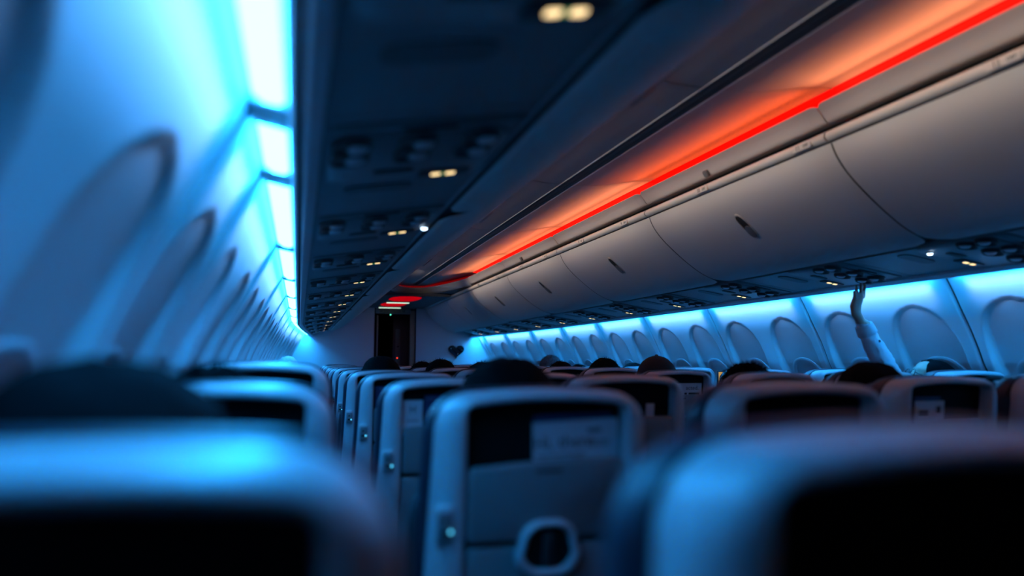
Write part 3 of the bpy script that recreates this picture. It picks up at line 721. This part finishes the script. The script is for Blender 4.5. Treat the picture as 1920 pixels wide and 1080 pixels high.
for r, Yr in enumerate(RROW):
    for c_ in 'DEF': seat(c_, Yr, len(RROW)-1-r, random.uniform(-.004, .006))
# ------------------------------------------------------------------ cards in the seat pockets
def card(name, label, col, Yr, x0, x1, z0, z1, m, texts, tilt=0.0, yo=.026, extra=None, dz=0.0):
    """stands in the bay of a seat back; local x across, z up"""
    yb = Yr+yo+(ZT-(z0+z1)/2)*SLOPE
    t = thing(name, label, 'card', W(COLX[col]+(x0+x1)/2, yb, (z0+z1)/2-CZ), group='leaflets in the seat pockets')
    t.rotation_euler = (0.1194, tilt, 0)
    w2, h2 = (x1-x0)/2, (z1-z0)/2
    link('sheet', box(-w2, w2, -.0012, .0012, -h2, h2, m, 'sheet'), t)
    if extra: link('sheet', box(-w2+.002, w2-.01, .003, .0045, -h2, h2+extra, M_CARDBLUE, 'sheet_behind'), t)
    for s, sz, tx, tz, mm in texts:
        if s is None: me = box(tx-sz[0]/2, tx+sz[0]/2, -.0018, -.0012, tz-sz[1]/2, tz+sz[1]/2, mm, 'print')
        else: me = text_mesh(s, sz, mm, 'lettering', .0003); xform(me, Matrix.Translation((tx, -.0015, tz)) @ Matrix.Rotation(math.pi/2, 4, 'X'))
        link('lettering' if s else 'print', me, t)
card('leaflet', 'pale leaflet reading Hi, there standing in a seat pocket', 'B', LROW[1], -.022, .137, 1.000, 1.098, M_CARD,
     [('Hi, there', .031, -.022, .012, M_INK), (None, (.090,.003), -.028, -.010, M_INKGREY), (None, (.085,.003), -.030, -.017, M_INKGREY), (None, (.026,.008), .034, .030, M_INKGREY), (None, (.045,.003), .040, .010, M_INKGREY), (None, (.045,.003), .040, .004, M_INKGREY)], tilt=-.04, extra=.012)
card('leaflet', 'pale leaflet with a bow-tie mark beside a blue card in a seat pocket', 'B', LROW[2], -.139, -.085, 1.000, 1.095, M_CARD, [('H', .026, 0, .022, M_INK), (None, (.035,.003), 0, -.008, M_INKGREY)])
card('safety_card', 'dark blue safety card printed 737 right of a pale leaflet', 'B', LROW[2], -.080, .02, 1.000, 1.108, M_CARDBLUE, [('737', .030, -.010, .010, M_INKPALE), (None, (.08,.002), -.004, .044, M_INKGREY)])
card('safety_card', 'dark blue safety card printed 737 alone in a seat pocket', 'B', LROW[3], -.136, -.02, 1.000, 1.108, M_CARDBLUE, [('737', .030, 0, .012, M_INKPALE), (None, (.08,.002), -.004, .044, M_INKGREY)])
card('leaflet', 'pale folded leaflet in the window seat pocket ahead of the dark-haired passenger', 'A', LROW[1], -.05, .045, .995, 1.062, M_CARD, [])
card('leaflet', 'pale leaflet reading acted in an aisle seat pocket behind the capped passenger', 'D', RROW[2], -.02, .125, 1.0, 1.092, M_CARD, [('acted.', .030, .020, .022, M_INK), (None, (.060,.010), .030, -.006, M_INK), (None, (.014,.010), -.016, -.006, M_INK)])
card('leaflet', 'pale leaflet with two dark blocks in the aisle seat pocket behind the parted dark head', 'D', RROW[0], -.11, -.005, 1.0, 1.085, M_CARD, [(None, (.035,.016), -.022, .010, M_INK), (None, (.016,.018), .032, .018, M_INK)], extra=.012)
card('leaflet', 'narrow pale leaflet at one edge of an aisle seat pocket', 'C', LROW[2], .062, .088, 1.0, 1.075, M_CARD, [])
# ------------------------------------------------------------------ people
def blob(chains, voxel, name, smooth_it=6):
    """sphere-swept chains merged into one continuous skin by a voxel remesh"""
    bm = bmesh.new()
    for ch in chains:
        for (p, r), (q, s) in zip(ch, ch[1:]) if len(ch) > 1 else [(ch[0], ch[0])]:
            p, q = Vector(p), Vector(q); rv = r if isinstance(r, tuple) else (r,)*3; sv = s if isinstance(s, tuple) else (s,)*3
            n = max(1, int((q-p).length/(min(min(rv), min(sv))*.45)))
            for i in range(n+1):
                t = i/n; c = p.lerp(q, t); rr = [rv[k]+(sv[k]-rv[k])*t for k in range(3)]
                bmesh.ops.create_icosphere(bm, subdivisions=2, radius=1, matrix=Matrix.Translation(c) @ Matrix.Diagonal((*rr, 1)))
    me = bpy.data.meshes.new(name); bm.to_mesh(me); bm.free()
    o = bpy.data.objects.new(name, me); COL.objects.link(o)
    md = o.modifiers.new('r', 'REMESH'); md.mode = 'VOXEL'; md.voxel_size = voxel
    if smooth_it: s_ = o.modifiers.new('s', 'SMOOTH'); s_.iterations = smooth_it; s_.factor = .5
    dg = bpy.context.evaluated_depsgraph_get(); dg.update()
    out = bpy.data.meshes.new_from_object(o.evaluated_get(dg)); bpy.data.objects.remove(o); bpy.data.meshes.remove(me)
    out.name = name; out.materials.clear()
    for p in out.polygons: p.use_smooth = True
    return out
HC = Vector((0, .0, 1.085))          # head centre of the standard seated person (crown at 1.195)
def head_chain(hc, yaw=0.0, pitch=0.0):
    R = Matrix.Rotation(yaw, 3, 'Z') @ Matrix.Rotation(pitch, 3, 'X')
    def q(x, y, z): return tuple(hc + R @ Vector((x, y, z)))
    return [[(q(0,-.012,.018), .088), (q(0,.012,.022), .086)], [(q(0,.02,-.03), .070), (q(0,.035,-.085), .042)], [(q(0,.098,-.005), .010), (q(0,.115,-.035), .014)], [(q(0,.092,-.065), (.022,.012,.008))], 
            [(q(.076,-.005,-.02), (.010,.016,.030))], [(q(-.076,-.005,-.02), (.010,.016,.030))], [(q(.034,.078,.008),(.022,.012,.007)), (q(-.034,.078,.008),(.022,.012,.007))]]
def arm_rest(s): return [((s*.155,-.01,.90), .054), ((s*.172,.06,.68), .042), ((s*.155,.25,.645), .034), ((s*.14,.30,.642), (.032,.03,.018)), ((s*.13,.36,.635), (.036,.03,.016))]
def fingers_rest(s): return [[((s*(.155-.02*k),.37,.635), .010), ((s*(.153-.022*k),.42-.006*abs(k-1),.627), .009), ((s*(.15-.022*k),.445-.008*abs(k-1),.613), .008)] for k in range(4)] + [[((s*.10,.33,.64), .011), ((s*.085,.365,.635), .010)]]
def torso_chain(hx=0.0): return [[((0,.02,.56), (.165,.11,.09)), ((0,-.005,.70), (.145,.10,.10)), ((0,-.02,.86), (.16,.10,.08)), ((0,-.01,.93), (.13,.075,.05))], [((-.145,-.01,.905), .058), ((.145,-.01,.905), .058)], [((0,-.01,.93), .062), ((hx*.7,0,1.03), .052)]]
def leg_chain(s): return [[((s*.09,.02,.545), .085), ((s*.12,.39,.535), .064), ((s*.12,.42,.50), .056), ((s*.12,.43,.12), .040), ((s*.12,.43,.06), .040), ((s*.12,.52,.035), (.040,.06,.030))]]
def assign(me, shirt, sleeve=lambda c: True):
    for m in (M_SKIN, shirt, M_TROUS): me.materials.append(m)
    for p in me.polygons:
        c_ = p.center
        if c_.z > .955 and sleeve(c_) is True: p.material_index = 0
        elif c_.z < .60: p.material_index = 2
        elif c_.y > .27 and c_.z > .60 and c_.z < .70: p.material_index = 0
        else: p.material_index = 1
    return me
BODIES = {}
def body(hx, shirt='d'):
    """seated body; hx = how far the head leans to one side"""
    if hx not in BODIES:
        ch = torso_chain(hx) + head_chain(HC+Vector((hx,0,0))) + [arm_rest(1), arm_rest(-1)] + fingers_rest(1) + fingers_rest(-1) + leg_chain(1) + leg_chain(-1)
        BODIES[hx] = assign(blob(ch, .0095, 'seated_body'), M_SHIRT)
    return BODIES[hx]
def hair_mesh(m, name, amp=.006, freq=28, sx=.099, sy=.116, sz=.104, low=-.05, front=.02, curl=0.0, seed=0, part=False, fy=.045):
    bm = bmesh.new(); bmesh.ops.create_icosphere(bm, subdivisions=5 if curl else 4, radius=1)
    dead = []
    for v_ in bm.verts:
        d = v_.co.normalized(); k = 1+noise.noise(d*freq*.12+Vector((seed,0,0)))*amp*10
        if curl: k += curl*abs(noise.noise(d*9+Vector((seed,3,0))))+curl*.6*noise.noise(d*23)
        else: k += .012*math.sin(freq*math.atan2(d.y, d.x)+6*d.z)*(1-abs(d.z))
        v_.co = Vector((d.x*sx*k, d.y*sy*k-.012, d.z*sz*k+.012))
        if part and abs(d.x) < .10 and d.z > .3: v_.co.z -= .006*(1-abs(d.x)/.10)
        if (v_.co.z < low) or (v_.co.y > fy and v_.co.z < front): dead.append(v_)
    bmesh.ops.delete(bm, geom=dead, context='VERTS')
    bmesh.ops.solidify(bm, geom=bm.faces[:], thickness=.012)
    me = bpy.data.meshes.new(name); bm.to_mesh(me); bm.free(); me.materials.append(m)
    for p in me.polygons: p.use_smooth = True
    return me
HAIRS = dict(short=hair_mesh(M_HAIRB, 'hair', seed=1), full=hair_mesh(M_HAIRB, 'hair', sx=.106, sy=.122, sz=.110, low=-.10, seed=2, part=True), curly=hair_mesh(M_HAIRB, 'hair', curl=.16, seed=3), curlyg=hair_mesh(M_HAIRG, 'hair', curl=.13, seed=5), white=hair_mesh(M_HAIRW, 'hair', curl=.05, sx=.092, sy=.108, sz=.096, seed=4), long=hair_mesh(M_HAIRB, 'hair', sx=.108, sy=.120, sz=.112, low=-.14, front=.05, seed=6))
def strands(m, name, n=220, ln=.02, seed=0, base=(.100,.117,.106)):
    """loose strand tips standing off the hair"""
    rnd = random.Random(seed); V, F = [], []
    for i in range(n):
        a_ = rnd.uniform(0, 2*math.pi); z = rnd.uniform(.05, 1); r_ = math.sqrt(1-z*z); d = Vector((r_*math.cos(a_), r_*math.sin(a_), z))
        p = Vector((d.x*base[0], d.y*base[1]-.012, d.z*base[2]+.012)); tdir = (d+Vector((rnd.uniform(-1,1), rnd.uniform(-1,1), rnd.uniform(-.6,.6)))*.8).normalized()
        q = p+tdir*ln*rnd.uniform(.4, 1.3); s_ = tdir.orthogonal().normalized()*.0011; s2 = tdir.cross(s_).normalized()*.0011; o = len(V)
        V += [p+s_, p-s_*.5+s2, p-s_*.5-s2, q]; F += [(o,o+1,o+3),(o+1,o+2,o+3),(o+2,o,o+3)]
    return mesh_from(V, F, name, False, [m])
STR = dict(curly=strands(M_HAIRB, 'hair_strands', 900, .026, 1), curlyg=strands(M_HAIRG, 'hair_strands', 600, .022, 2), short=strands(M_HAIRB, 'hair_strands', 260, .014, 3))
def cap_meshes():
    n = 32; lp = []
    for i in range(9):
        t = i/8*math.pi/2; lp.append([(.104*math.cos(t)*math.cos(2*math.pi*k/n)*(1+.006*math.cos(6*2*math.pi*k/n)), .120*math.cos(t)*math.sin(2*math.pi*k/n)*(1+.006*math.cos(6*2*math.pi*k/n))-.012, .112*math.sin(t)+.010) for k in range(n)] if i < 8 else [(.004*math.cos(2*math.pi*k/n), .004*math.sin(2*math.pi*k/n)-.012, .1225) for k in range(n)])
    band = [[(x*1.0, (y_+.012)*1.0-.012, z-.04) for x, y_, z in lp[0]]]
    crown = loft(band+lp, M_CAP, 'cap_crown', False, True)
    V = []; F = []
    for k in range(17):
        t = math.pi*(.12+.76*k/16)
        for rr, dz in ((1.0, 0), (1.66, -.022)):
            for th in (0, -.004): V.append((.102*math.cos(t)*(1+.05*(rr-1)), .118*math.sin(t)*rr-.012+.0, -.018+dz+th+.012*math.sin(t)))
    for k in range(16):
        o = k*4; F += [(o,o+4,o+6,o+2),(o+1,o+3,o+7,o+5),(o+2,o+6,o+7,o+3)]
    brim = mesh_from(V, F, 'cap_brim', True, [M_CAP])
    btn = xform(cyl(.009,.006,.008,M_CAP,'cap_button',12), Matrix.Translation((0,-.012,.120)) @ Matrix.Rotation(math.pi,4,'X'))
    return crown, brim, btn
CAPM = cap_meshes()
SIT = .345                     # from the rear face of a seat back to the axis of the person sitting in it
def person(label, X, row, top, hair, hx=0.0, hs=1.0):
    """row = rear face of the seat; top = height of the crown relative to the lens; hx = head leaning aside"""
    t = thing('person', label, 'person', W(X, row+SIT, -CZ), group='seated passengers')
    k = (CZ+top)/(HC.z+.116*hs); t.scale = (k, k, k)
    link('body', body(hx), t)
    hc = HC+Vector((hx, 0, 0))
    if hair == 'cap':
        h = link('cap', CAPM[0], t, hc); link('cap_brim', CAPM[1], h); link('cap_button', CAPM[2], h)
        link('hair', HAIRS['short'], t, hc-Vector((0,0,.012)))
        t.children[-1].scale = (.97,.97,.93)
    else:
        h = link('hair', HAIRS[hair], t, hc); h.scale = (hs, hs, hs)
        if hair in STR: s_ = link('hair_strands', STR[hair], h); s_['kind'] = 'stuff'
    return t
LEAN = .032
person('dark-haired person in the rearmost window seat, plain bulkhead side', -.115, LROW[0], .0, 'full', -.045, hs=1.08)
person('dark-haired person in the window seat behind the raised window seat back', -.115, LROW[1], -.014, 'curly', -.045)
person('person with broad smooth black hair in the seat with the Hi, there leaflet', .432, LROW[1], .0065, 'full', hs=1.05)
person('white-haired person by the window ahead of the raised seat back', -.105, LROW[9], .064, 'white')
person('dark-headed person silhouetted against the dark doorway', .4165, LROW[4], .026, 'full')
person('dark-haired person in the aisle seat below the doorway jamb, the one ahead', .925, LROW[6], .002, 'short', -LEAN)
person('dark-haired person in the aisle seat below the doorway jamb, the one behind', .915, LROW[5], .0175, 'short', -LEAN)
person('dark-headed person in the aisle seat half hidden by the broad black hair', .965, LROW[4], .0, 'short')
person('curly grey-haired person in a middle seat ahead of the two dark heads', 2.36, RROW[6], .057, 'curlyg')
person('dark-haired person in an aisle seat just behind the curly grey-haired passenger', 1.84, RROW[5], .004, 'short')
person('dark-haired person two rows ahead of the capped passenger in the aisle seat', 1.858, RROW[4], .004, 'short', LEAN)
person('person with smooth round dark hair one row ahead of the capped passenger', 1.87, RROW[3], .025, 'short', LEAN)
person('person in a dark baseball cap in an aisle seat', 1.868, RROW[2], .0265, 'cap')
person('curly dark-haired person whose loose hair spills past the aisle seat', 1.868, RROW[1], -.012, 'curly', LEAN, hs=1.05)
person('dark-haired person in the aisle seat in front of the raised arm', 1.845, RROW[0], -.004, 'full', hs=1.02)
person('dark-haired person in the middle seat just behind the glasses wearer', 2.36, RROW[0], -.056, 'full', LEAN)
person('person by the window ahead of the capped passenger with a sleek head', 2.83, RROW[5], -.012, 'full', LEAN)
person('person in a middle seat just behind the curly grey-haired passenger', 2.343, RROW[5], -.0215, 'short')
# passenger with glasses reaching up to the service unit
gp_x, gp_y = 2.835, RROW[1]+.340
root = thing('person', 'person with glasses in a pale shirt reaching one arm up to the service unit', 'person', W(gp_x, gp_y, -CZ), group='seated passengers')
gk = (CZ+.017)/(HC.z+.114)
def loc(v_): return tuple((W(*v_)-W(gp_x, gp_y, -CZ)))
YA = 2.97
P_ = lambda x, y_, Y=YA: Vector(loc(tuple(pt(x, y_, Y))))
hcg = Vector((.070, .0, HC.z*1.012))
YAW, PIT = 1.15, .45
wrist, palm, kn = P_(1610, 596), P_(1604, 574), P_(1610, 556)
elbow = P_(1674, 714); sh = Vector((-.150, .0, .905))
ch = torso_chain(.070) + head_chain(hcg, YAW, PIT) + [arm_rest(1)] + fingers_rest(1) + leg_chain(1) + leg_chain(-1)
cuff = P_(1630, 634)
ch += [[(sh, .064), (elbow, .052)], [(elbow, .058), (elbow.lerp(cuff, .5), .054), (cuff, .043), (P_(1619, 612), .036)], [(P_(1614, 606), .024), (wrist, .0235), (P_(1605, 588), (.026,.02,.024))],
       [(P_(1605,588), (.028,.017,.024)), (palm, (.033,.016,.024)), (kn, (.031,.014,.020))]]
hand = {'index': [(1619,557),(1620,545),(1622,536),(1619,527.5)], 'middle': [(1614,555),(1614,543),(1615,534),(1614,527.5)], 'ring': [(1608,556),(1606,546),(1606,540),(1606,536)], 'little': [(1603,560),(1602,552),(1601,549),(1602,546)]}
for i, (n_, ps) in enumerate(hand.items()):
    dY = (.010, .004, -.002, -.006)[i]; rs = (.0098,.0092,.0086,.0078) if n_ != 'little' else (.0088,.0082,.0076,.007)
    ch.append([(P_(x, y_, YA+dY*(1+.4*j)), rs[j]) for j, (x, y_) in enumerate(ps)])
ch.append([(P_(1600,580,YA+.012), .013), (P_(1612,566,YA+.034), .0115), (P_(1618,552,YA+.036), .0095)])
bodyg = blob(ch, .0062, 'reaching_body', 3)
for m in (M_SKIN, M_SHIRTW, M_TROUS): bodyg.materials.append(m)
zc = P_(1617, 606).z
for p in bodyg.polygons:
    c_ = p.center
    armside = c_.x < -.03 and c_.z > .75 and (c_-hcg).length > .128
    if armside: p.material_index = 1 if c_.z < zc-.004 else 0
    elif c_.z > .965: p.material_index = 0
    elif c_.z < .60: p.material_index = 2
    elif c_.y > .27 and c_.z > .60 and c_.z < .70: p.material_index = 0
    else: p.material_index = 1
for v_ in bodyg.vertices:                       # soft folds in the raised sleeve
    if v_.co.x < -.06 and v_.co.y > .05 and .85 < v_.co.z < zc-.01:
        q_ = v_.co; v_.co = q_ + v_.normal*(.007*noise.noise(Vector((q_.x*14, q_.y*14, q_.z*30))))
link('body', bodyg, root)
hh = link('hair', hair_mesh(M_HAIRB, 'hair', sx=.102, sy=.118, sz=.106, low=-.11, front=.080, fy=.068, seed=9), root, hcg); hh.rotation_euler = (PIT, 0, YAW)
# turned-back cuff
cl = []
ax = (P_(1616,603)-P_(1628,630)).normalized(); u_ = ax.orthogonal().normalized(); w_ = ax.cross(u_)
for k, r_ in ((0,.044),(.004,.047),(.03,.044),(.050,.041),(.051,.034),(.03,.033)):
    c0 = P_(1627,627)+ax*k; cl.append([tuple(c0+u_*r_*math.cos(2*math.pi*i/24)+w_*r_*math.sin(2*math.pi*i/24)) for i in range(24)])
cf = link('cuff', loft(cl, M_SHIRTW, 'cuff'), root)
link('cuff_button', xform(cyl(.007,.006,.004,M_DARK,'cuff_button',12), Matrix.Translation(P_(1637,640)-Vector((0,.040,.0)))@ Matrix.Rotation(-math.pi/2,4,'X')), root)
# glasses
gl = link('glasses', None, root, hcg); gl.rotation_euler = (PIT, 0, YAW)
def tube(pts, r, m, name):
    lp = []
    for i, p in enumerate(pts):
        a_ = Vector(pts[max(0,i-1)]); b_ = Vector(pts[min(len(pts)-1,i+1)]); d = (b_-a_).normalized(); u = d.orthogonal().normalized(); w2 = d.cross(u)
        lp.append([tuple(Vector(p)+u*r*math.cos(2*math.pi*k/8)+w2*r*math.sin(2*math.pi*k/8)) for k in range(8)])
    return loft(lp, m, name, True, True)
for s_ in (-1, 1):
    c0 = Vector((s_*.035, .104, .004)); ring = [c0+Vector((.026*math.cos(2*math.pi*i/20), 0, .021*math.sin(2*math.pi*i/20))) for i in range(21)]
    link('rim', tube(ring, .0022, M_DARK, 'rim'), gl); link('temple_arm', tube([(s_*.061,.104,.008),(s_*.080,.06,.008),(s_*.084,-.005,.002),(s_*.082,-.03,-.02)], .0024, M_DARK, 'temple_arm'), gl)
link('bridge', tube([(-.010,.105,.006),(0,.109,.009),(.010,.105,.006)], .002, M_DARK, 'bridge'), gl)
# golden glow of unknown source; its lamp body and bracket are added
t = thing('golden_glow', 'small golden glow low by the sidewall between two window seats', 'lamp', W(2.945, 4.80, -.125))
link('glow_body', box(-.02,.02,-.012,.012,-.06,.06,M_DARK,'glow_body',.004), t); link('bracket', box(.018,.10,-.008,.006,-.01,.01,M_DARK,'bracket',.003), t); link('glow_face', box(-.016,.016,-.016,-.011,-.052,.05,M_GOLD,'glow_face',.002), t)
